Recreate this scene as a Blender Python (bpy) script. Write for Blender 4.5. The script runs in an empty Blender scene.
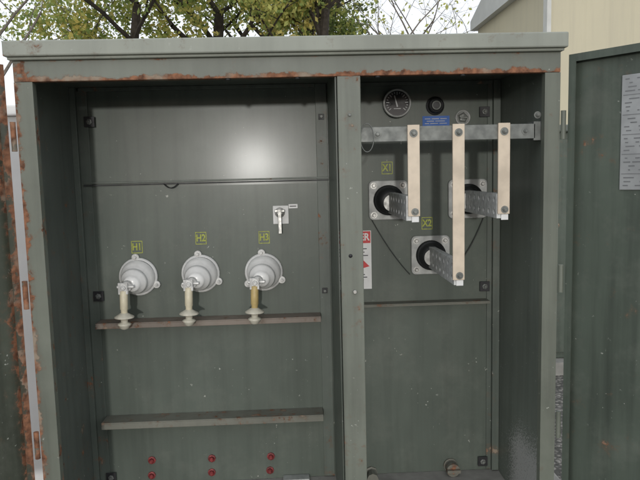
import bpy, bmesh, math, random
import numpy as np
from mathutils import Vector, Matrix
random.seed(7)
SC=bpy.context.scene
COL=bpy.context.collection
SC.view_settings.view_transform='Standard'; SC.view_settings.look='None'; SC.view_settings.exposure=0

# ---------------------------------------------------------------- materials
class NT:
    def __init__(s,name):
        s.m=bpy.data.materials.new(name); s.m.use_nodes=True; s.t=s.m.node_tree
        s.b=s.t.nodes["Principled BSDF"]
        s.tc=s.t.nodes.new("ShaderNodeTexCoord")
    def n(s,typ,**k):
        x=s.t.nodes.new(typ)
        for a,v in k.items(): setattr(x,a,v)
        return x
    def l(s,a,b): s.t.links.new(a,b)
    def mapping(s,sc=(1,1,1)):
        m=s.n("ShaderNodeMapping"); m.inputs["Scale"].default_value=sc; s.l(s.tc.outputs["Object"],m.inputs[0]); return m.outputs[0]
    def noise(s,scale,detail=5,rough=.55,sc=(1,1,1)):
        x=s.n("ShaderNodeTexNoise"); x.inputs["Scale"].default_value=scale; x.inputs["Detail"].default_value=detail; x.inputs["Roughness"].default_value=rough
        s.l(s.mapping(sc) if sc!=(1,1,1) else s.tc.outputs["Object"],x.inputs["Vector"]); return x.outputs["Fac"]
    def mr(s,v,a,b,c=0,d=1):
        x=s.n("ShaderNodeMapRange"); x.inputs[1].default_value=a;x.inputs[2].default_value=b;x.inputs[3].default_value=c;x.inputs[4].default_value=d
        s.l(v,x.inputs[0]); return x.outputs[0]
    def math(s,op,a,b):
        x=s.n("ShaderNodeMath",operation=op)
        for i,v in enumerate((a,b)):
            if isinstance(v,(int,float)): x.inputs[i].default_value=v
            else: s.l(v,x.inputs[i])
        return x.outputs[0]
    def mix(s,f,a,b,bt='MIX'):
        x=s.n("ShaderNodeMix",data_type='RGBA',blend_type=bt)
        for i,v in ((0,f),(6,a),(7,b)):
            if isinstance(v,(int,float)): x.inputs[i].default_value=v
            elif isinstance(v,tuple): x.inputs[i].default_value=(*v,1)
            else: s.l(v,x.inputs[i])
        return x.outputs[2]
    def bump(s,h,strength=.3,dist=.01):
        x=s.n("ShaderNodeBump"); x.inputs["Strength"].default_value=strength; x.inputs["Distance"].default_value=dist
        s.l(h,x.inputs["Height"]); s.l(x.outputs[0],s.b.inputs["Normal"]); return x

def paint(name,col,rough=.3,var=.25,streak=.3,rust=None,edges=(),chips=.0,bumpd=.0015,speckle=False,spec=.5,rvar=.12,coat=0):
    M=NT(name)
    big=M.noise(2.3,4); st=M.noise(1.0,3,.6,(22,22,1.3))
    f=M.mr(big,.3,.7,1-var,1+var*.6)
    f=M.math('MULTIPLY',f,M.mr(st,.45,.75,1,1-streak))
    g=M.n("ShaderNodeCombineColor"); [M.l(f,g.inputs[i]) for i in range(3)]
    c=M.mix(1.0,col,g.outputs[0],'MULTIPLY')
    dust=M.noise(5,6,.7)
    c=M.mix(M.mr(dust,.5,.8,0,.22),c,(.28,.28,.24))
    if chips:
        ch=M.noise(55,2,.6); gate=M.noise(4,1)
        k=M.math('MULTIPLY',M.mr(ch,.71,.74),M.mr(gate,.55-.1*chips,.62))
        c=M.mix(k,c,(.42,.43,.38))
    if speckle:
        sx=M.n("ShaderNodeSeparateXYZ"); M.l(M.tc.outputs["Object"],sx.inputs[0])
        z=M.mr(sx.outputs[2],.34,.56,.24,-.12); y=M.mr(sx.outputs[1],.25,.42,.06,-.2)
        k=M.mr(M.math('ADD',M.math('ADD',M.noise(130,3,.7),z),y),.66,.72)  # pale fine speckle, denser towards the bottom and front
        c=M.mix(k,c,(.42,.42,.40))
    r=M.mr(dust,.35,.8,rough,rough+rvar)
    h=M.mr(M.noise(70,1),0,1,0,.12)
    if rust is not None:
        rn=M.noise(17,7,.68); rn2=M.noise(5.5,3)
        v=M.math('ADD',rn,M.mr(rn2,.3,.7,-.08,.08))
        v=M.math('ADD',v,rust*.25)
        if edges:
            sx=M.n("ShaderNodeSeparateXYZ"); M.l(M.tc.outputs["Object"],sx.inputs[0])
            e=None
            for ax,a,b,w in edges:
                q=M.mr(sx.outputs[ax],a,b,w,0)
                e=q if e is None else M.math('MAXIMUM',e,q)
            v=M.math('ADD',v,e)
        k=M.mr(v,.70,.735)
        halo=M.mr(v,.62,.72,0,.5)
        c=M.mix(halo,c,(.15,.10,.065))
        rc=M.mix(M.mr(M.noise(38,4),.35,.65),(.10,.045,.025),(.33,.15,.08))
        rc=M.mix(M.mr(M.noise(11,4),.52,.66),rc,(.30,.24,.18))
        c=M.mix(k,c,rc)
        r=M.math('MAXIMUM',r,M.math('MULTIPLY',k,.9))
        h=M.math('ADD',h,M.math('MULTIPLY',k,M.mr(M.noise(60,2),0,1,.3,1.6)))
    M.l(c,M.b.inputs["Base Color"]); M.l(r,M.b.inputs["Roughness"])
    M.b.inputs["Specular IOR Level"].default_value=spec
    if coat:
        M.b.inputs["Coat Weight"].default_value=coat; M.b.inputs["Coat Roughness"].default_value=.17
    M.bump(h,.5,bumpd)
    return M.m

def simple(name,col,rough=.5,metal=0,var=.2,scale=20,bs=.3,bd=.001,col2=None):
    M=NT(name)
    n=M.noise(scale,3)
    c2=col2 or tuple(max(0,x*(1-var)) for x in col)
    c=M.mix(M.mr(n,.35,.65),col,c2)
    M.l(c,M.b.inputs["Base Color"]); M.l(M.mr(n,.3,.7,rough-.06,min(1,rough+.1)),M.b.inputs["Roughness"])
    M.b.inputs["Metallic"].default_value=metal
    M.bump(n,bs,bd); return M.m

GR=(.114,.134,.112)
m_tank=paint("tank paint",GR,rough=.36,var=.16,streak=.18,chips=.5,bumpd=.0003,rvar=.06,spec=.28,coat=.16)
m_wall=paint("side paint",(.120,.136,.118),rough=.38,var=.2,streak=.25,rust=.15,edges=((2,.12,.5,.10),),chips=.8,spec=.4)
m_wallr=paint("speckled side paint",(.155,.176,.148),rough=.38,var=.2,streak=.25,chips=.8,speckle=True,spec=.4)
m_div=paint("divider paint",(.108,.127,.105),rough=.38,var=.2,streak=.25,chips=.5,spec=.4)
m_frame=paint("frame paint",(.155,.17,.136),rough=.45,var=.2,streak=.25,rust=.05,chips=1.0,edges=((0,-.946,-.915,.30),(0,-.880,-.889,.14)))
m_framer=paint("right frame paint",(.155,.17,.136),rough=.45,var=.2,streak=.25,rust=.12,chips=1.8)
m_post=paint("post paint",(.160,.175,.142),rough=.45,var=.2,streak=.3,rust=.2,chips=1.2,edges=((2,1.84,1.80,.18),))
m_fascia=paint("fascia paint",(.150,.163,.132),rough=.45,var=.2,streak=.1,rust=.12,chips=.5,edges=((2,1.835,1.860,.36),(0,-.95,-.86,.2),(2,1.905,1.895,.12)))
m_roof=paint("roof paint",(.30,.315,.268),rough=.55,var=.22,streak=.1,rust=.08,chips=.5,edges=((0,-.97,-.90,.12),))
m_doorl=paint("left door paint",(.075,.085,.062),rough=.45,var=.3,streak=.4,rust=.25,edges=((0,-.005,.05,.28),),chips=.6)
m_doorr=paint("right door paint",(.092,.113,.090),rough=.46,var=.22,streak=.35,rust=.05,chips=1.0,spec=.35)
m_shelf=paint("shelf steel",(.24,.20,.165),rough=.6,var=.3,streak=.1,rust=.42)
m_shelf2=paint("shelf paint steel",(.19,.19,.155),rough=.6,var=.3,streak=.1,rust=.34)
m_flange=paint("flange paint",(.115,.135,.114),rough=.38,var=.2,streak=.3,rust=.14,chips=.5,edges=((2,.16,.50,.10),),spec=.4)
m_dark=simple("dark gasket",(.018,.02,.02),.55)
m_cable=simple("dark cable",(.045,.05,.045),.6)
m_black=simple("black washer",(.02,.02,.022),.5)
m_steel=simple("dull steel",(.42,.42,.40),.38,.85,.35,40)
m_bus=simple("bus steel",(.20,.21,.195),.5,.3,.3,30)
m_alu=simple("blade aluminium",(.66,.67,.65),.5,.08,.3,45)
m_plate=simple("flange grey",(.44,.45,.43),.45,.15,.28,25)
m_porc=simple("porcelain grey",(.86,.86,.84),.25,0,.2,14)
m_clamp=simple("bright clamp metal",(.66,.66,.64),.4,.2,.3,50)
m_cream=simple("cream epoxy",(.78,.71,.52),.4,0,.22,25)
m_creamy=simple("aged cream epoxy",(.62,.47,.20),.4,0,.3,25)
m_skirt=simple("grey skirt",(.66,.63,.52),.4,0,.25,25)
m_strap=simple("cream strap",(.70,.59,.455),.5,0,.2,14)
m_red=simple("red cap",(.28,.035,.035),.5,0,.6,60)
m_white=simple("white sticker",(.78,.78,.76),.45,0,.06,30)
m_redst=simple("red sticker",(.62,.03,.03),.45,0,.08,30)
m_blue=simple("blue sticker",(.02,.12,.46),.45,0,.08,30)
m_yg=simple("yellow green lettering",(.46,.50,.07),.5,0,.3,90)
m_name=simple("name plate metal",(.36,.37,.37),.35,.2,.2,12)
m_ink=simple("ink",(.04,.04,.045),.5)
m_ink2=simple("worn ink",(.17,.175,.18),.5)
m_glass=simple("dial glass",(.02,.022,.025),.12)
m_conc=simple("pad concrete",(.36,.35,.32),.9,0,.3,8,.5,.004)
m_trunk=simple("bark",(.05,.04,.03),.95,0,.4,12,.8,.02)
m_twig=simple("pale bark",(.24,.21,.18),.95,0,.3,12,.5,.01)

# ---------------------------------------------------------------- mesh builder
class MB:
    def __init__(s): s.bm=bmesh.new()
    def _new(s,fs,mi,smooth):
        for f in fs: f.material_index=mi; f.smooth=smooth
    def box(s,x0,x1,y0,y1,z0,z1,mi=0):
        v=[s.bm.verts.new((x,y,z)) for x in (x0,x1) for y in (y0,y1) for z in (z0,z1)]
        F=[(0,1,3,2),(4,6,7,5),(0,4,5,1),(2,3,7,6),(0,2,6,4),(1,5,7,3)]
        s._new([s.bm.faces.new([v[i] for i in f]) for f in F],mi,False); return s
    def quad(s,pts,mi=0):
        s._new([s.bm.faces.new([s.bm.verts.new(p) for p in pts])],mi,False); return s
    def lathe(s,o,d,prof,mi=0,seg=28,smooth=True):
        o=Vector(o); d=Vector(d).normalized()
        a=d.orthogonal().normalized(); b=d.cross(a)
        rings=[]
        for r,t in prof:
            if r<=1e-6: rings.append([s.bm.verts.new(o+d*t)])
            else: rings.append([s.bm.verts.new(o+d*t+(a*math.cos(2*math.pi*i/seg)+b*math.sin(2*math.pi*i/seg))*r) for i in range(seg)])
        fs=[]
        for p,q in zip(rings,rings[1:]):
            for i in range(seg):
                j=(i+1)%seg
                if len(p)==1 and len(q)==1: continue
                if len(p)==1: fs.append(s.bm.faces.new((p[0],q[i],q[j])))
                elif len(q)==1: fs.append(s.bm.faces.new((p[i],p[j],q[0])))
                else: fs.append(s.bm.faces.new((p[i],p[j],q[j],q[i])))
        s._new(fs,mi,smooth); return s
    def cyl(s,p0,p1,r,mi=0,seg=16,r1=None):
        p0=Vector(p0);p1=Vector(p1);L=(p1-p0).length; r1=r if r1 is None else r1
        return s.lathe(p0,p1-p0,[(0,0),(r,0),(r1,L),(0,L)],mi,seg,False)
    def tube(s,pts,r,mi=0,seg=8):
        for a,b in zip(pts,pts[1:]): s.lathe(a,Vector(b)-Vector(a),[(r,0),(r,(Vector(b)-Vector(a)).length)],mi,seg,True)
        return s
    def hexbolt(s,o,d,r=.011,h=.008,mi=0,washer=True):
        o=Vector(o);d=Vector(d).normalized()
        if washer: s.lathe(o,d,[(0,0),(r*1.6,0),(r*1.6,.002),(0,.002)],mi,20,False)
        s.lathe(o+d*.002,d,[(r,0),(r,h),(r*.8,h+.0015),(0,h+.0015)],mi,6,False)
        s.lathe(o+d*.002,d,[(r*.5,h),(r*.5,h+.006),(0,h+.006)],mi,12,False)
        return s
    def obj(s,name,mats,parent=None,loc=(0,0,0),rot=(0,0,0),bevel=0.0,label=None):
        bmesh.ops.recalc_face_normals(s.bm,faces=s.bm.faces[:])
        me=bpy.data.meshes.new(name); s.bm.to_mesh(me); s.bm.free()
        for m in (mats if isinstance(mats,(list,tuple)) else [mats]): me.materials.append(m)
        ob=bpy.data.objects.new(name,me); COL.objects.link(ob)
        ob.location=loc; ob.rotation_euler=rot
        if parent: ob.parent=parent
        if bevel:
            b=ob.modifiers.new("bevel",'BEVEL'); b.width=bevel; b.segments=2; b.limit_method='ANGLE'; b.angle_limit=math.radians(50)
        if label: ob["label"]=label
        return ob

def text(body,size,loc,mat,parent,name="lettering",rot=(math.pi/2,0,0),bold=0.0,sx=1):
    c=bpy.data.curves.new("t",'FONT'); c.body=body; c.size=size; c.extrude=.0004; c.align_x='CENTER'; c.align_y='CENTER'; c.offset=bold
    t=bpy.data.objects.new("t",c); COL.objects.link(t)
    dg=bpy.context.evaluated_depsgraph_get(); dg.update()
    me=bpy.data.meshes.new_from_object(t.evaluated_get(dg)); bpy.data.objects.remove(t); bpy.data.curves.remove(c)
    me.materials.clear(); me.materials.append(mat)
    ob=bpy.data.objects.new(name,me); COL.objects.link(ob); ob.location=loc; ob.rotation_euler=rot; ob.scale=(sx,1,1); ob.parent=parent
    return ob

def empty(name,label,cat,loc=(0,0,0)):
    e=bpy.data.objects.new(name,None); COL.objects.link(e); e.location=loc; e["label"]=label; e["category"]=cat; return e

# ================================================================ CABINET
cab=empty("transformer_cabinet","open grey-green steel transformer cabinet with rusty edges on concrete pad","electrical cabinet")
BY=.52   # tank wall plane
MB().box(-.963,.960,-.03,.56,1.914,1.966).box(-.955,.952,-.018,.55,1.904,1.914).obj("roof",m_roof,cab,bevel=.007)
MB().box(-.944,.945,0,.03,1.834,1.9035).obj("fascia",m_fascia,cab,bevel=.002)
MB().box(-.9395,.9395,.031,.60,1.8835,1.8900).obj("ceiling",m_wall,cab)
w=MB().box(-.944,-.941,.0,BY+.78,.12,1.8335).box(-.944,-.941,.031,BY+.78,1.8335,1.9035).box(-.941,-.882,.0,.003,.12,1.833).box(-.885,-.882,.003,.03,.12,1.833)
w.obj("left_frame",m_frame,cab)
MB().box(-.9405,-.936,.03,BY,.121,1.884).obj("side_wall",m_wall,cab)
w=MB().box(.942,.945,.0,BY+.78,.12,1.8335).box(.942,.945,.031,BY+.78,1.8335,1.9035).box(.890,.942,.0,.003,.12,1.833).box(.890,.893,.003,.03,.12,1.833)
w.obj("right_frame",m_framer,cab)
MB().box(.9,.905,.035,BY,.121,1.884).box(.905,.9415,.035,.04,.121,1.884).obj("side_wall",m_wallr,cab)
t=MB()
t.box(-.935,.935,BY,BY+.78,.121,1.46)
t.box(.15,.935,BY,BY+.78,1.46,1.888)
t.quad([(-.935,BY,1.46),(.15,BY,1.46),(.15,BY+.011,1.888),(-.935,BY+.011,1.888)])  # backward lean is added so the hotspot lands on this upper panel
t.quad([(-.935,BY+.78,1.46),(.15,BY+.78,1.46),(.15,BY+.78,1.888),(-.935,BY+.78,1.888)])
t.quad([(-.935,BY+.011,1.888),(.15,BY+.011,1.888),(.15,BY+.78,1.888),(-.935,BY+.78,1.888)])
t.obj("tank_wall",m_tank,cab)
for i in range(12): MB().box(-.85+i*.15,-.835+i*.15,BY+.781,BY+.93,.3,1.6).obj("cooling_fin",m_wall,cab)
MB().box(-.90,.148,BY-.016,BY-.001,1.470,1.4745).obj("seam_ledge",m_dark,cab)
MB().box(-.90,.148,BY-.012,BY-.001,1.4785,1.486).obj("seam_strip",m_flange,cab,bevel=.001)
MB().box(-.912,-.868,BY-.006,BY-.0005,.125,1.87).box(-.936,-.912,BY-.022,BY-.0005,.125,1.8825).obj("mounting_flange",m_flange,cab,bevel=.0015)
MB().box(.098,.146,BY-.008,BY-.0005,.125,1.8825).obj("mounting_flange",m_flange,cab,bevel=.0015)
MB().box(.868,.899,BY-.022,BY-.0005,.125,1.8825).box(.846,.868,BY-.006,BY-.0005,.125,1.87).obj("mounting_flange",m_flange,cab,bevel=.0015)
MB().box(-.90,.097,BY-.012,BY+.008,1.868,1.8825).obj("top_flange",m_flange,cab,bevel=.0015)
MB().box(.155,.867,BY-.012,BY-.0005,1.868,1.8825).obj("top_flange",m_flange,cab,bevel=.0015)
MB().box(.150,.154,.012,BY-.0005,.125,1.883).obj("divider_wall",m_div,cab)
MB().box(.157,.238,-.004,.010,.12,1.8335).box(.157,.162,.010,.045,.12,1.8335).box(.233,.238,.010,.045,.12,1.8335).obj("centre_post",m_post,cab,bevel=.003)
MB().hexbolt((.198,-.004,1.70),(0,-1,0),.006,.004,washer=False).obj("post_bolt",m_bus,cab)
MB().hexbolt((.205,-.004,1.075),(0,-1,0),.008,.006,washer=False).obj("post_bolt",m_steel,cab)
MB().lathe((.192,-.0042,1.205),(0,-1,0),[(0,0),(.007,.0),(.007,.0012),(0,.0012)],0,16).obj("latch_hole",m_black,cab)
for x in (-.22,.30,.60,.02): MB().lathe((x,.012,1.834),(0,0,-1),[(0,0),(.010,0),(.010,.006),(0,.008)],0,12).obj("latch_pin",m_dark,cab)
for (x,z) in [(-.861,1.741),(-.868,.991),(-.862,.162),(.835,.981),(.832,1.749),(.829,.164),(.12,.985),(.122,1.742)]:
    r_=.022 if x not in (.12,.122) else .012
    q=MB().box(x-r_,x+r_,BY-.013,BY-.008,z-r_,z+r_,0)
    q.lathe((x,BY-.013,z),(0,-1,0),[(r_*.6,0),(r_*.6,.004),(.007,.005),(.007,.012),(0,.012)],1,6,False)
    q.obj("corner_bolt",[m_black,m_bus],cab,bevel=.001)
def shelf(x0,x1,z,d,mat,lip=.024):
    return MB().box(x0,x1,BY-d,BY-.0005,z-.005,z).box(x0,x1,BY-d,BY-d+.005,z-lip,z-.005).obj("shelf_rail",mat,cab,bevel=.0015)
shelf(-.866,.0975,.886,.085,m_shelf); shelf(.156,.845,.925,.06,m_shelf2,.012); shelf(-.866,.0975,.448,.09,m_shelf2,.03)
for x,z in [(-.679,.232),(-.410,.229),(-.143,.227),(-.683,.161),(-.413,.163),(-.149,.161)]:
    MB().lathe((x,BY-.0005,z),(0,-1,0),[(.018,0),(.018,.005),(.011,.006),(.011,.018),(.007,.022),(0,.022)],0,8,False).obj("red_cap_bolt",m_red,cab)
MB().lathe((.313,BY,.13),(0,-1,0),[(.03,0),(.03,.01),(.02,.012),(.02,.05),(.026,.052),(.026,.07),(0,.07)],0,8,False).obj("drain_valve",m_shelf2,cab)
MB().lathe((.68,BY,.15),(0,-1,0),[(.032,0),(.032,.01),(.022,.012),(.022,.04),(.03,.042),(.03,.06),(0,.06)],0,20,False).box(.65,.71,BY-.075,BY-.062,.143,.157).obj("drain_valve",m_shelf2,cab)
MB().box(-.09,.03,BY-.05,BY-.001,.118,.135).obj("ground_lug",m_plate,cab,bevel=.003)

# ---- high voltage bushings
def hv_bushing(loc,cream):
    b=MB()
    ax=Vector((-.09,-1,-.20)).normalized()
    b.lathe((0,0,0),(0,-1,0),[(.0,.001),(.082,.001),(.084,.006),(.082,.014),(.074,.018)],0,36)
    b.lathe((0,-.012,0),ax,[(.076,0),(.074,.014),(.066,.030),(.056,.040),(.054,.050),(.057,.056),(.052,.066),(.040,.074),(.036,.086),(.030,.096),(.0,.100)],0,36)
    body=b.obj("high_voltage_bushing",m_porc,cab,loc=loc)
    for a in (95,215,335):
        r=math.radians(a); x,z=math.cos(r)*.086,math.sin(r)*.086
        MB().cyl((x,-.001,z),(x,-.0155,z),.016,0,14).hexbolt((x,-.0155,z),(0,-1,0),.008,.007).obj("clamp_ear",m_clamp,body,bevel=.001)
    e=Vector((-.012,-.012,0))+ax*.098
    k=MB(); k.cyl(e-ax*.012,e+ax*.018,.022,0,16); k.box(e.x-.034,e.x+.006,e.y-.028,e.y-.008,e.z-.034,e.z+.014)
    k.hexbolt((e.x-.012,e.y-.028,e.z-.006),(0,-1,0),.011,.007); k.cyl((e.x-.040,e.y-.017,e.z-.004),(e.x+.03,e.y-.017,e.z-.004),.007,0,10)
    k.obj("terminal_clamp",m_clamp,body,bevel=.0015)
    top=Vector((e.x-.014,e.y-.017,e.z-.022))
    MB().lathe(top,(-.03,0,-1),[(0,-.005),(.013,-.004),(.0165,0),(.0165,.075),(.014,.08),(.0135,.102)],0,20).obj("insulator_stem",cream,body)
    MB().lathe(top,(-.03,0,-1),[(.0140,.092),(.020,.096),(.040,.108),(.041,.112),(.024,.114),(.015,.120),(.014,.132),(.024,.136),(.029,.141),(.022,.148),(.018,.158),(.009,.163),(0,.163)],0,28).obj("insulator_skirt",m_skirt,body)
    return body
hv_bushing((-.692,BY-.0005,1.072),m_cream)
hv_bushing((-.422,BY-.0005,1.078),m_cream)
hv_bushing((-.146,BY-.0005,1.076),m_creamy)

def stencil(body,x,z,size=.042):
    w,h=.024,.027
    bx=MB()
    y0,y1=BY-.0018,BY-.0006
    for a in ((-w,w,h-.003,h),(-w,w,-h,-h+.003),(-w,-w+.0025,-h+.003,h-.003),(w-.0025,w,-h+.003,h-.003)):
        bx.box(x+a[0],x+a[1],y0,y1,z+a[2],z+a[3])
    b=bx.obj("phase_mark",m_yg,cab)
    text(body,size,(x,BY-.0022,z),m_yg,b,bold=.0012,sx=.8)
stencil("H1",-.693,1.201); stencil("H2",-.415,1.232); stencil("H3",-.140,1.228)
stencil("X1",.405,1.517); stencil("X2",.579,1.270)

pl=MB().box(-.098,-.030,BY-.006,BY-.0005,1.285,1.365).obj("switch_plate",m_white,cab,bevel=.002)
MB().lathe((-.068,BY-.006,1.335),(0,-1,0),[(.022,0),(.022,.008),(.014,.01),(.014,.028),(0,.03)],0,16,False).box(-.076,-.060,BY-.042,BY-.030,1.245,1.352).box(-.090,-.046,BY-.040,BY-.032,1.338,1.350).obj("switch_lever",m_steel,pl,bevel=.002)
st=MB().box(-.029,.010,BY-.0016,BY-.0004,1.352,1.370).obj("white_sticker",m_white,cab)
MB().box(-.024,.004,BY-.0024,BY-.0018,1.359,1.363).obj("print_line",m_ink,st)

# ---- low voltage bushings
def lv(x,z,bx,z0,z1,yend=.036):
    fl=MB().box(-.086,.086,-.014,-.0005,-.086,.086).obj("low_voltage_bushing",m_plate,cab,loc=(x,BY,z))
    bm=bmesh.new(); bm.from_mesh(fl.data)
    ed=[e for e in bm.edges if abs(e.verts[0].co.y-e.verts[1].co.y)>.005]
    bmesh.ops.bevel(bm,geom=ed,offset=.02,segments=5,affect='EDGES',profile=.5); bm.to_mesh(fl.data); bm.free()
    mod=fl.modifiers.new("bevel",'BEVEL'); mod.width=.003; mod.segments=2; mod.limit_method='ANGLE'
    for sx in (-1,1):
        for sz in (-1,1): MB().hexbolt((sx*.064,-.014,sz*.064),(0,-1,0),.009,.008).obj("flange_bolt",m_steel,fl)
    MB().lathe((0,-.014,0),(0,-1,0),[(.066,0),(.066,.012),(.060,.017),(.054,.018),(.052,.03),(.044,.045),(.030,.05),(0,.05)],0,36).obj("bushing_collar",m_dark,fl)
    bm=bmesh.new()
    L0=-.05; L1=yend-BY; t=.013; zc0=z0-z; zc1=z1-z; xo=bx-x
    def side(xs):
        cell=(L1-L0)/7
        for i in range(7):
            ya=L0+i*cell; yb=ya+cell
            for (za,zb) in ((zc0,(zc0+zc1)/2),((zc0+zc1)/2,zc1)):
                cy=(ya+yb)/2; cz=(za+zb)/2; r=.0105
                N=16; hole=[];out=[]; inn=[]
                for k in range(N):
                    an=2*math.pi*(k+.5)/N; c,s_=math.cos(an),math.sin(an)
                    hole.append(bm.verts.new((xs,cy+c*r,cz+s_*r)))
                    inn.append(bm.verts.new((xs-math.copysign(.009,xs-xo),cy+c*r,cz+s_*r)))
                    q=1/max(abs(c)/(abs(yb-ya)/2),abs(s_)/((zb-za)/2))
                    out.append(bm.verts.new((xs,cy+c*q,cz+s_*q)))
                for k in range(N):
                    j=(k+1)%N
                    bm.faces.new((hole[k],hole[j],out[j],out[k])); bm.faces.new((hole[k],hole[j],inn[j],inn[k]))
                for (ky,kz) in ((ya,za),(yb,za),(yb,zb),(ya,zb)):
                    vs=sorted(out,key=lambda v:(math.atan2(v.co.z-cz,v.co.y-cy)-math.atan2(kz-cz,ky-cy)+math.pi)%(2*math.pi)-math.pi if False else abs((math.atan2(v.co.z-cz,v.co.y-cy)-math.atan2(kz-cz,ky-cy)+math.pi)%(2*math.pi)-math.pi))[:2]
                    a0=math.atan2(kz-cz,ky-cy)
                    dd=sorted(((math.atan2(v.co.z-cz,v.co.y-cy)-a0+math.pi)%(2*math.pi)-math.pi,i_) for i_,v in enumerate(out))
                    lo=max(d for d in dd if d[0]<0); hi=min(d for d in dd if d[0]>=0)
                    bm.faces.new((out[lo[1]],out[hi[1]],bm.verts.new((xs,ky,kz))))
                bm.faces.new(inn).material_index=1
    side(xo-t); side(xo+t)
    for a in (zc0,zc1):
        bm.faces.new([bm.verts.new(p) for p in ((xo-t,L0,a),(xo+t,L0,a),(xo+t,L1,a),(xo-t,L1,a))])
    bm.faces.new([bm.verts.new(p) for p in ((xo-t,L1,zc0),(xo+t,L1,zc0),(xo+t,L1,zc1),(xo-t,L1,zc1))])
    bm.faces.new([bm.verts.new(p) for p in ((xo-t,L0,zc0),(xo+t,L0,zc0),(xo+t,L0,zc1),(xo-t,L0,zc1))])
    bmesh.ops.remove_doubles(bm,verts=bm.verts[:],dist=.0002)
    m=MB(); m.bm.free(); m.bm=bm
    m.obj("terminal_blade",[m_alu,m_bus],fl)
    MB().lathe((xo,-.05,(zc0+zc1)/2),(0,-1,0),[(.036,0),(.036,.02),(0,.02)],0,24,False).obj("blade_hub",m_steel,fl)
lv(.407,1.377,.414,1.322,1.412)
lv(.758,1.374,.745,1.322,1.412)
lv(.592,1.130,.588,1.080,1.172)
MB().box(.20,.872,.037,.045,1.607,1.660).box(.20,.872,.045,.066,1.655,1.660).box(.866,.8995,.037,.10,1.60,1.668).obj("bus_bar",m_bus,cab,bevel=.0015)
for x,z,y in ((.30,1.634,.037),(.835,1.634,.037),(.878,1.69,.036)): MB().hexbolt((x,y,z),(0,-1,0),.008,.006).obj("bus_bolt",m_bus,cab)
for x,zb in ((.428,1.338),(.590,1.100),(.755,1.338)):
    s_=MB().box(x-.0215,x+.0215,.026,.0345,zb,1.664).obj("support_strap",m_strap,cab,bevel=.0012)
    MB().hexbolt((x,.026,1.634),(0,-1,0),.009,.006).obj("strap_bolt",m_bus,s_)
    MB().hexbolt((x+.003,.026,zb+.016),(0,-1,0),.0085,.006).obj("strap_bolt",m_bus,s_)
    MB().box(x-.008,x+.018,.030,.0355,zb-.022,zb-.001).obj("strap_end_clip",m_white,s_,bevel=.001)
pts=[(.262+.024*math.cos(a),.030,1.622+.050*math.sin(a)) for a in [2*math.pi*i/28 for i in range(29)]]
MB().tube(pts,.0018).obj("wire_loop",m_bus,cab)
g=MB().lathe((.447,BY,1.791),(0,-1,0),[(.030,.0),(.030,.012),(.060,.014),(.061,.034),(.058,.038),(.054,.037),(.052,.034)],0,40).obj("dial_gauge",m_plate,cab)
MB().lathe((.447,BY,1.791),(0,-1,0),[(.0525,.033),(0,.033)],0,40,False).obj("dial_face",m_glass,g)
tk=MB()
for i in range(19):
    a=math.radians(-40+i*260/18); c,s_=math.cos(a),math.sin(a); r0,r1=(.034 if i%3==0 else .040),.047; w=.0012
    tk.quad([(.447+c*r0-s_*w,BY-.0340,1.791+s_*r0+c*w),(.447+c*r1-s_*w,BY-.0340,1.791+s_*r1+c*w),(.447+c*r1+s_*w,BY-.0340,1.791+s_*r1-c*w),(.447+c*r0+s_*w,BY-.0340,1.791+s_*r0-c*w)])
tk.quad([(.437,BY-.0345,1.823),(.451,BY-.0345,1.776),(.445,BY-.0345,1.774),(.434,BY-.0345,1.822)])
tk.box(.432,.462,BY-.0345,BY-.0338,1.766,1.769).obj("dial_marks",m_name,g)
g=MB().lathe((.617,BY,1.779),(0,-1,0),[(.040,0),(.040,.006),(.036,.008),(.032,.010),(.032,.03),(.026,.034),(.020,.03),(0,.03)],0,24,False).obj("gauge_plug",m_black,cab,bevel=.001)
MB().lathe((.617,BY-.0305,1.779),(0,-1,0),[(.020,.001),(.017,.0035),(.014,.001)],0,24).obj("plug_ring",m_bus,g)
bl=MB().box(.562,.680,BY-.002,BY-.0005,1.694,1.736).obj("blue_label",m_blue,cab)
q=MB()
for z,segs in ((1.724,((.572,.596),(.602,.634),(.640,.668))),(1.714,((.580,.612),(.618,.660))),(1.704,((.572,.590),(.596,.630),(.636,.668)))):
    for a,b_ in segs: q.box(a,b_,BY-.0028,BY-.0022,z-.0015,z+.0015)
q.obj("print_line",m_name,bl)
g=MB().lathe((.738,BY,1.726),(0,-1,0),[(.034,0),(.034,.006),(.029,.010),(.027,.004),(0,.004)],0,28).obj("relief_valve",m_plate,cab)
MB().lathe((.738,BY-.004,1.726),(0,-1,0),[(.024,0),(.018,.008),(0,.010)],0,5,False).box(.722,.754,BY-.022,BY-.014,1.722,1.729).obj("valve_stem",m_bus,g,bevel=.001)
sg=MB().box(.160,.330,BY-.0022,BY-.0008,.985,1.245,0).obj("danger_sign",m_white,cab)
MB().box(.163,.327,BY-.0034,BY-.0024,1.190,1.242).obj("sign_header",m_redst,sg)
text("DANGER",.044,(.245,BY-.0042,1.216),m_white,sg,bold=.0012,sx=.86)
q=MB()
for z,a in ((1.165,.31),(1.150,.30),(1.135,.315),(1.05,.30),(1.038,.31),(1.026,.295)): q.box(.175,a,BY-.0034,BY-.0025,z-.002,z+.002)
q.obj("print_line",m_ink,sg)
MB().lathe((.300,BY-.0025,1.092),(0,-1,0),[(.022,0),(.022,.0008),(0,.0008)],0,3,False).obj("warning_symbol",m_redst,sg)
def arc(p,q,sag,n=14):
    p=Vector(p);q=Vector(q); return [p.lerp(q,i/n)+Vector((0,-.01*math.sin(math.pi*i/n),-sag*4*(i/n)*(1-i/n))) for i in range(n+1)]
MB().tube(arc((.33,BY-.006,1.30),(.50,BY-.006,1.045),.018),.0024).obj("thin_cable",m_cable,cab)
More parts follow.
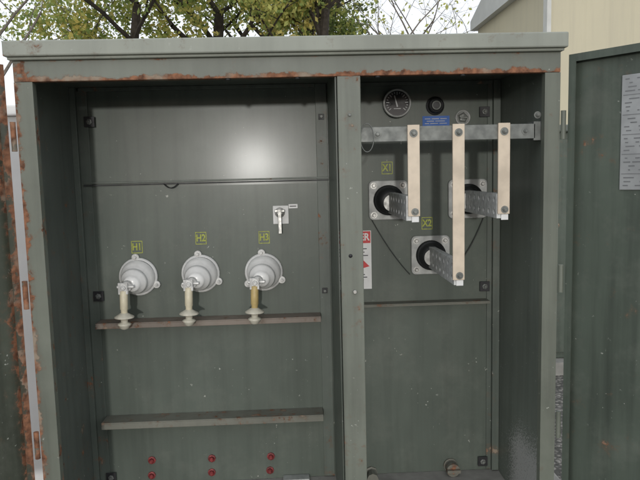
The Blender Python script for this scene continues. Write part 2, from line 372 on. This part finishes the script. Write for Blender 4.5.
MB().tube(arc((.70,BY-.006,1.07),(.83,BY-.006,1.29),.022),.0024).obj("thin_cable",m_cable,cab)
MB().tube(arc((-.56,BY-.016,1.472),(-.50,BY-.016,1.472),.018),.0024).obj("thin_cable",m_dark,cab)
for z in (.55,1.1,1.65):
    MB().cyl((-.955,-.006,z-.05),(-.955,-.006,z+.05),.009).obj("hinge_pin",m_frame,cab)
    MB().cyl((.955,-.006,z-.05),(.955,-.006,z+.05),.009).obj("hinge_pin",m_framer,cab)

def door(name,loc,ang,w,inner,mat,lab):
    h0,h1=.16,1.892
    d=MB(); s=inner
    def bx(x0,x1,ya,yb,z0,z1): d.box(x0,x1,min(ya*s,yb*s),max(ya*s,yb*s),z0,z1)
    bx(0,w,-.032,-.029,h0,h1)
    bx(0,.003,-.029,0,h0,h1); bx(w-.003,w,-.029,0,h0,h1); bx(.003,w-.003,-.029,0,h1-.003,h1); bx(.003,w-.003,-.029,0,h0,h0+.003)
    bx(.003,.026,-.003,0,h0+.003,h1-.003); bx(w-.03,w-.003,-.003,0,h0+.003,h1-.003)
    bx(.026,w-.03,-.003,0,h1-.026,h1-.003); bx(.026,w-.03,-.003,0,h0+.003,h0+.026)
    return d.obj(name,mat,cab,loc=loc,rot=(0,0,ang),label=lab)
dl=door("left_door",(-.972,-.004,0),math.radians(-128),1.09,1,m_doorl,"dark green steel door with rusty hinge edge")
dr=door("right_door",(.972,-.004,0),math.radians(-52),.76,-1,m_doorr,"dark green steel door with metal nameplate")
npx0,npx1=.175,.46
pn=MB().box(npx0,npx1,.023,.0288,1.42,1.80).obj("name_plate",m_name,dr,bevel=.002)
q=MB()
rr=random.Random(3)
for i in range(28):
    z=1.786-i*.0130
    if i%5==4: q.box(npx0+.006,npx1-.008,.0222,.0227,z-.001,z+.001); continue
    x=npx0+.012+ (rr.random()*.02 if i%3 else 0)
    while x<npx1-.03:
        L=rr.uniform(.006,.035); q.box(x,min(x+L,npx1-.01),.0222,.0227,z-.0018,z+.0018); x+=L+rr.uniform(.006,.04)
q.obj("print_line",m_ink2,pn)
MB().cyl((.70,.018,.3),(.70,.018,1.8),.008).obj("latch_rod",m_steel,dr)
MB().cyl((1.0,-.018,.3),(1.0,-.018,1.8),.008).obj("latch_rod",m_steel,dl)

# ================================================================ SETTING
def structure(ob): ob["kind"]="structure"; return ob
G=NT("gravel ground")
vo=G.n("ShaderNodeTexVoronoi"); vo.inputs["Scale"].default_value=38; G.l(G.tc.outputs["Object"],vo.inputs["Vector"])
sp=G.n("ShaderNodeSeparateColor"); G.l(vo.outputs["Color"],sp.inputs[0])
c=G.mix(sp.outputs[0],(.14,.135,.125),(.36,.34,.31)); c=G.mix(G.mr(G.noise(.4,3),.4,.7,0,.6),c,(.20,.19,.16))
c=G.mix(G.mr(vo.outputs["Distance"],.35,.6,0,.8),c,(.05,.05,.045))
G.l(c,G.b.inputs["Base Color"]); G.b.inputs["Roughness"].default_value=.95
G.bump(G.mr(vo.outputs["Distance"],0,.6,1,0),.7,.015)
structure(MB().quad([(-200,-200,0),(200,-200,0),(200,200,0),(-200,200,0)]).obj("ground",G.m))
structure(MB().box(-1.15,1.15,-.12,1.65,.004,.1195).obj("concrete_pad",m_conc,bevel=.012))

B=NT("beige siding")
wv=B.n("ShaderNodeTexWave",wave_type='BANDS',bands_direction='X'); wv.inputs["Scale"].default_value=.9
B.l(B.tc.outputs["Object"],wv.inputs["Vector"])
c=B.mix(B.mr(B.noise(1.2,4),.35,.7,0,.5),(.58,.53,.38),(.50,.46,.34))
c=B.mix(B.mr(B.noise(1.0,3,.6,(9,9,.5)),.5,.75,0,.25),c,(.36,.33,.26))
B.l(c,B.b.inputs["Base Color"]); B.b.inputs["Roughness"].default_value=.7; B.bump(B.mr(wv.outputs["Fac"],.9,1),.25,.02)
m_bld=B.m
m_trim=simple("pale trim",(.62,.62,.58),.6,0,.1,5)
m_win=simple("window glass",(.05,.06,.07),.1,0,.2,2)
m_rf=simple("pale metal roof",(.66,.67,.65),.5,0,.1,3)
bld=empty("industrial_building","long beige metal-sided building with pale eaves","building",(3.67,6.8,0))
MB().box(0,12,0,3.4,0,4.22).obj("wall",m_bld,bld)
r=MB(); 
r.box(-.12,12.12,-.12,3.52,4.22,4.40)
r.quad([(-.12,-.12,4.40),(12.12,-.12,4.40),(12.12,1.7,5.0),(-.12,1.7,5.0)]).quad([(-.12,3.52,4.40),(12.12,3.52,4.40),(12.12,1.7,5.0),(-.12,1.7,5.0)])
r.quad([(-.12,-.12,4.40),(-.12,3.52,4.40),(-.12,1.7,5.0)]).quad([(12.12,-.12,4.40),(12.12,3.52,4.40),(12.12,1.7,5.0)])
r.obj("roof",m_rf,bld)
MB().box(-.03,.03,-.04,-.002,0,4.2).box(-.03,-.002,-.002,.1,0,4.2).obj("corner_trim",m_trim,bld)
for x in (2.0,5.5,9.0):
    wn=MB().box(x,x+1.4,-.03,-.004,1.2,2.4).obj("window",m_win,bld)
    MB().box(x-.08,x,-.05,-.003,1.12,2.48).box(x+1.4,x+1.48,-.05,-.003,1.12,2.48).box(x,x+1.4,-.05,-.003,2.4,2.48).box(x,x+1.4,-.05,-.003,1.12,1.2).obj("frame",m_trim,wn)
m_ww=simple("white block wall",(.84,.84,.82),.8,0,.1,3,.3,.005)
wl=MB().box(-4.2,-1.2,.80,.92,0,1.80).box(-4.23,-1.18,.77,.95,1.80,1.85).obj("white_wall",m_ww,bevel=.008)
wl["label"]="low white painted block wall with flat coping"; wl["category"]="wall"
nb=empty("utility_cabinet","closed dark green utility cabinet standing on gravel","electrical cabinet",(1.75,2.2,0))
MB().box(-.4,1.2,0,1.3,.1,1.75).obj("body",m_doorr,nb,bevel=.01)
MB().box(-.45,1.25,-.05,1.35,1.75,1.80).obj("roof",m_wall,nb,bevel=.01)
MB().box(-.37,.39,-.02,-.002,.15,1.70).obj("door",m_doorr,nb,bevel=.004)
MB().box(.41,1.17,-.02,-.002,.15,1.70).obj("door",m_doorr,nb,bevel=.004)
MB().box(.36,.38,-.06,-.021,.9,1.05).obj("handle",m_steel,nb,bevel=.003)
MB().box(-.5,1.3,-.1,1.4,.004,.1).obj("plinth",m_conc,nb)

# ---------------------------------------------------------------- trees
def leafmat(name,a,b,tr=.5):
    M=NT(name)
    oi=M.n("ShaderNodeNewGeometry")
    n=M.noise(1.6,2); c=M.mix(M.mr(n,.35,.65),a,b); c=M.mix(M.mr(oi.outputs["Random Per Island"],0,1,0,.5),c,tuple(x*.45 for x in a))
    M.l(c,M.b.inputs["Base Color"]); M.b.inputs["Roughness"].default_value=.6
    t=M.n("ShaderNodeBsdfTranslucent"); M.l(c,t.inputs[0]); mx=M.n("ShaderNodeMixShader"); mx.inputs[0].default_value=tr
    out=M.t.nodes["Material Output"]; M.l(M.b.outputs[0],mx.inputs[1]); M.l(t.outputs[0],mx.inputs[2]); M.l(mx.outputs[0],out.inputs[0])
    return M.m
L_g=leafmat("green leaves",(.28,.38,.11),(.38,.46,.14))
L_y=leafmat("yellow green leaves",(.64,.62,.18),(.48,.54,.17))
L_o=leafmat("yellow leaves",(.80,.66,.20),(.68,.62,.20))
L_d=leafmat("dark green leaves",(.12,.17,.05),(.18,.23,.08))

def tree(loc,H,seed,nleaf,mix,label,name="tree",trunkr=.14,leafsize=.075,levels=4,spread=.75,base=.28,bark=None,cat="tree"):
    R=random.Random(seed)
    V=[];F=[];tips=[]
    def seg(p,q,r0,r1,n=6):
        d=(q-p).normalized(); a=d.orthogonal().normalized(); b=d.cross(a); k=len(V)
        for o,r in ((p,r0),(q,r1)):
            for i in range(n):
                an=2*math.pi*i/n; V.append(o+(a*math.cos(an)+b*math.sin(an))*r)
        for i in range(n):
            j=(i+1)%n; F.append((k+i,k+j,k+n+j,k+n+i))
    def grow(p,d,L,r,lv):
        n=4
        for i in range(n):
            d2=(d+Vector((R.uniform(-1,1),R.uniform(-1,1),R.uniform(-.5,.8)))*.16).normalized()
            q=p+d2*L/n; rr=r*(1-.45/n*1)
            seg(p,q,r,rr,7 if lv==levels else 5); p=q;d=d2;r=rr
            if lv<=2: tips.append(p.copy())
            if lv>0 and i>=1:
                for _ in range(1 if lv<levels else 2):
                    ax=Vector((R.uniform(-1,1),R.uniform(-1,1),R.uniform(-.15,.75))).normalized()
                    grow(p,(d*.45+ax*spread).normalized(),L*R.uniform(.5,.72),r*.55,lv-1)
        tips.append(p.copy())
    trunkh=H*base
    p=Vector((0,0,-.05)); q=Vector((R.uniform(-.1,.1),R.uniform(-.1,.1),trunkh)); seg(p,q,trunkr*1.25,trunkr,8)
    grow(q,Vector((0,0,1)),H*.42,trunkr,levels)
    root=empty(name,label,cat,loc)
    me=bpy.data.meshes.new("trunk"); me.from_pydata([tuple(v) for v in V],[],F); me.materials.append(bark or m_trunk)
    ob=bpy.data.objects.new("trunk",me); COL.objects.link(ob); ob.parent=root
    if nleaf:
        rg=np.random.default_rng(seed)
        T=np.array([tuple(t) for t in tips]); T=T[T[:,2]>trunkh*.8]
        keep=rg.random(len(T))<.7; T=T[keep]
        idx=rg.integers(0,len(T),nleaf)
        c=T[idx]+rg.normal(0,.15,(nleaf,3))
        u=rg.normal(0,1,(nleaf,3)); u/=np.linalg.norm(u,axis=1)[:,None]
        w=rg.normal(0,1,(nleaf,3)); w-= (w*u).sum(1)[:,None]*u; w/=np.linalg.norm(w,axis=1)[:,None]
        s=(leafsize*rg.uniform(.5,1.15,nleaf))[:,None]
        P=np.stack([c-u*s,c+w*s*.55,c+u*s,c-w*s*.55],1).reshape(-1,3)
        me=bpy.data.meshes.new("crown"); me.from_pydata(P.tolist(),[],[(4*i,4*i+1,4*i+2,4*i+3) for i in range(nleaf)])
        for m in mix: me.materials.append(m)
        cl=rg.integers(0,len(mix),len(T)); mi=cl[idx]; sw=rg.random(nleaf)<.25; mi=np.where(sw,rg.integers(0,len(mix),nleaf),mi)
        me.polygons.foreach_set("material_index",mi.astype(np.int32))
        ob=bpy.data.objects.new("crown",me); COL.objects.link(ob); ob.parent=root
    return root
tree((-3.7,12.0,0),7.5,11,8500,[L_y,L_o,L_g],"young tree with thin yellow-green autumn leaves")
tree((-1.9,14.5,0),8.0,12,10000,[L_y,L_g,L_y],"leafy tree with yellow-green foliage and dark limbs",trunkr=.2)
tree((.3,12.5,0),7.5,23,12000,[L_g,L_y,L_o],"dense green tree turning yellow",trunkr=.16)
tree((1.5,16.0,0),8.5,31,11000,[L_g,L_y,L_d],"dense green tree with rounded crown",trunkr=.18)
tree((-.8,19,0),9.5,37,10000,[L_g,L_d,L_y],"tall dark green tree with broad crown",trunkr=.2)
tree((-6.2,11.5,0),7.2,41,1500,[L_g,L_y],"nearly bare tree with pale twigs and sparse leaves",trunkr=.09,bark=m_twig)
tree((-5.2,14.5,0),7.0,43,2600,[L_g,L_y],"sparse tree with thin branches and few leaves",trunkr=.08,bark=m_twig)
tree((3.2,15.5,0),7.4,47,250,[L_y],"bare thin tree with only a few leaves",trunkr=.07,bark=m_twig)
tree((4.2,17.5,0),8.0,53,200,[L_y],"bare thin tree with slender branches",trunkr=.07,bark=m_twig)

# ---------------------------------------------------------------- camera
cam=bpy.data.objects.new("camera",bpy.data.cameras.new("camera")); COL.objects.link(cam); SC.camera=cam
yaw,tilt,roll=math.radians(2.2),math.radians(6.1),math.radians(1.4)
Rm=Matrix.Rotation(-yaw,4,'Z')@Matrix.Rotation(math.pi/2-tilt,4,'X')@Matrix.Rotation(-roll,4,'Z')
cam.matrix_world=Matrix.Translation((0,-2.2,1.5))@Rm
cam.data.lens=35; cam.data.sensor_width=36; cam.data.clip_start=.05; cam.data.clip_end=600
# ---------------------------------------------------------------- light
el,az=math.radians(4.0),math.radians(3.6)
sd=Vector((-math.sin(az)*math.cos(el),-math.cos(az)*math.cos(el),math.sin(el)))
sun=bpy.data.objects.new("sun",bpy.data.lights.new("sun",'SUN')); COL.objects.link(sun)  # low parallel lamp behind the camera, standing in for its flash
sun.data.energy=.9; sun.data.angle=math.radians(2.0); sun.data.color=(1,.98,.94)
sun.rotation_euler=sd.to_track_quat('Z','Y').to_euler()
W=bpy.data.worlds.new("World"); SC.world=W; W.use_nodes=True
nt=W.node_tree; bg=nt.nodes["Background"]; sky=nt.nodes.new("ShaderNodeTexSky"); sky.sky_type='NISHITA'; sky.sun_disc=False
sky.sun_elevation=el; sky.sun_rotation=math.atan2(sd.x,sd.y)
mx=nt.nodes.new("ShaderNodeMix"); mx.data_type='RGBA'; mx.inputs[0].default_value=.8
nt.links.new(sky.outputs[0],mx.inputs[6]); mx.inputs[7].default_value=(12.3,12.8,13.6,1)
nt.links.new(mx.outputs[2],bg.inputs[0]); bg.inputs[1].default_value=.105
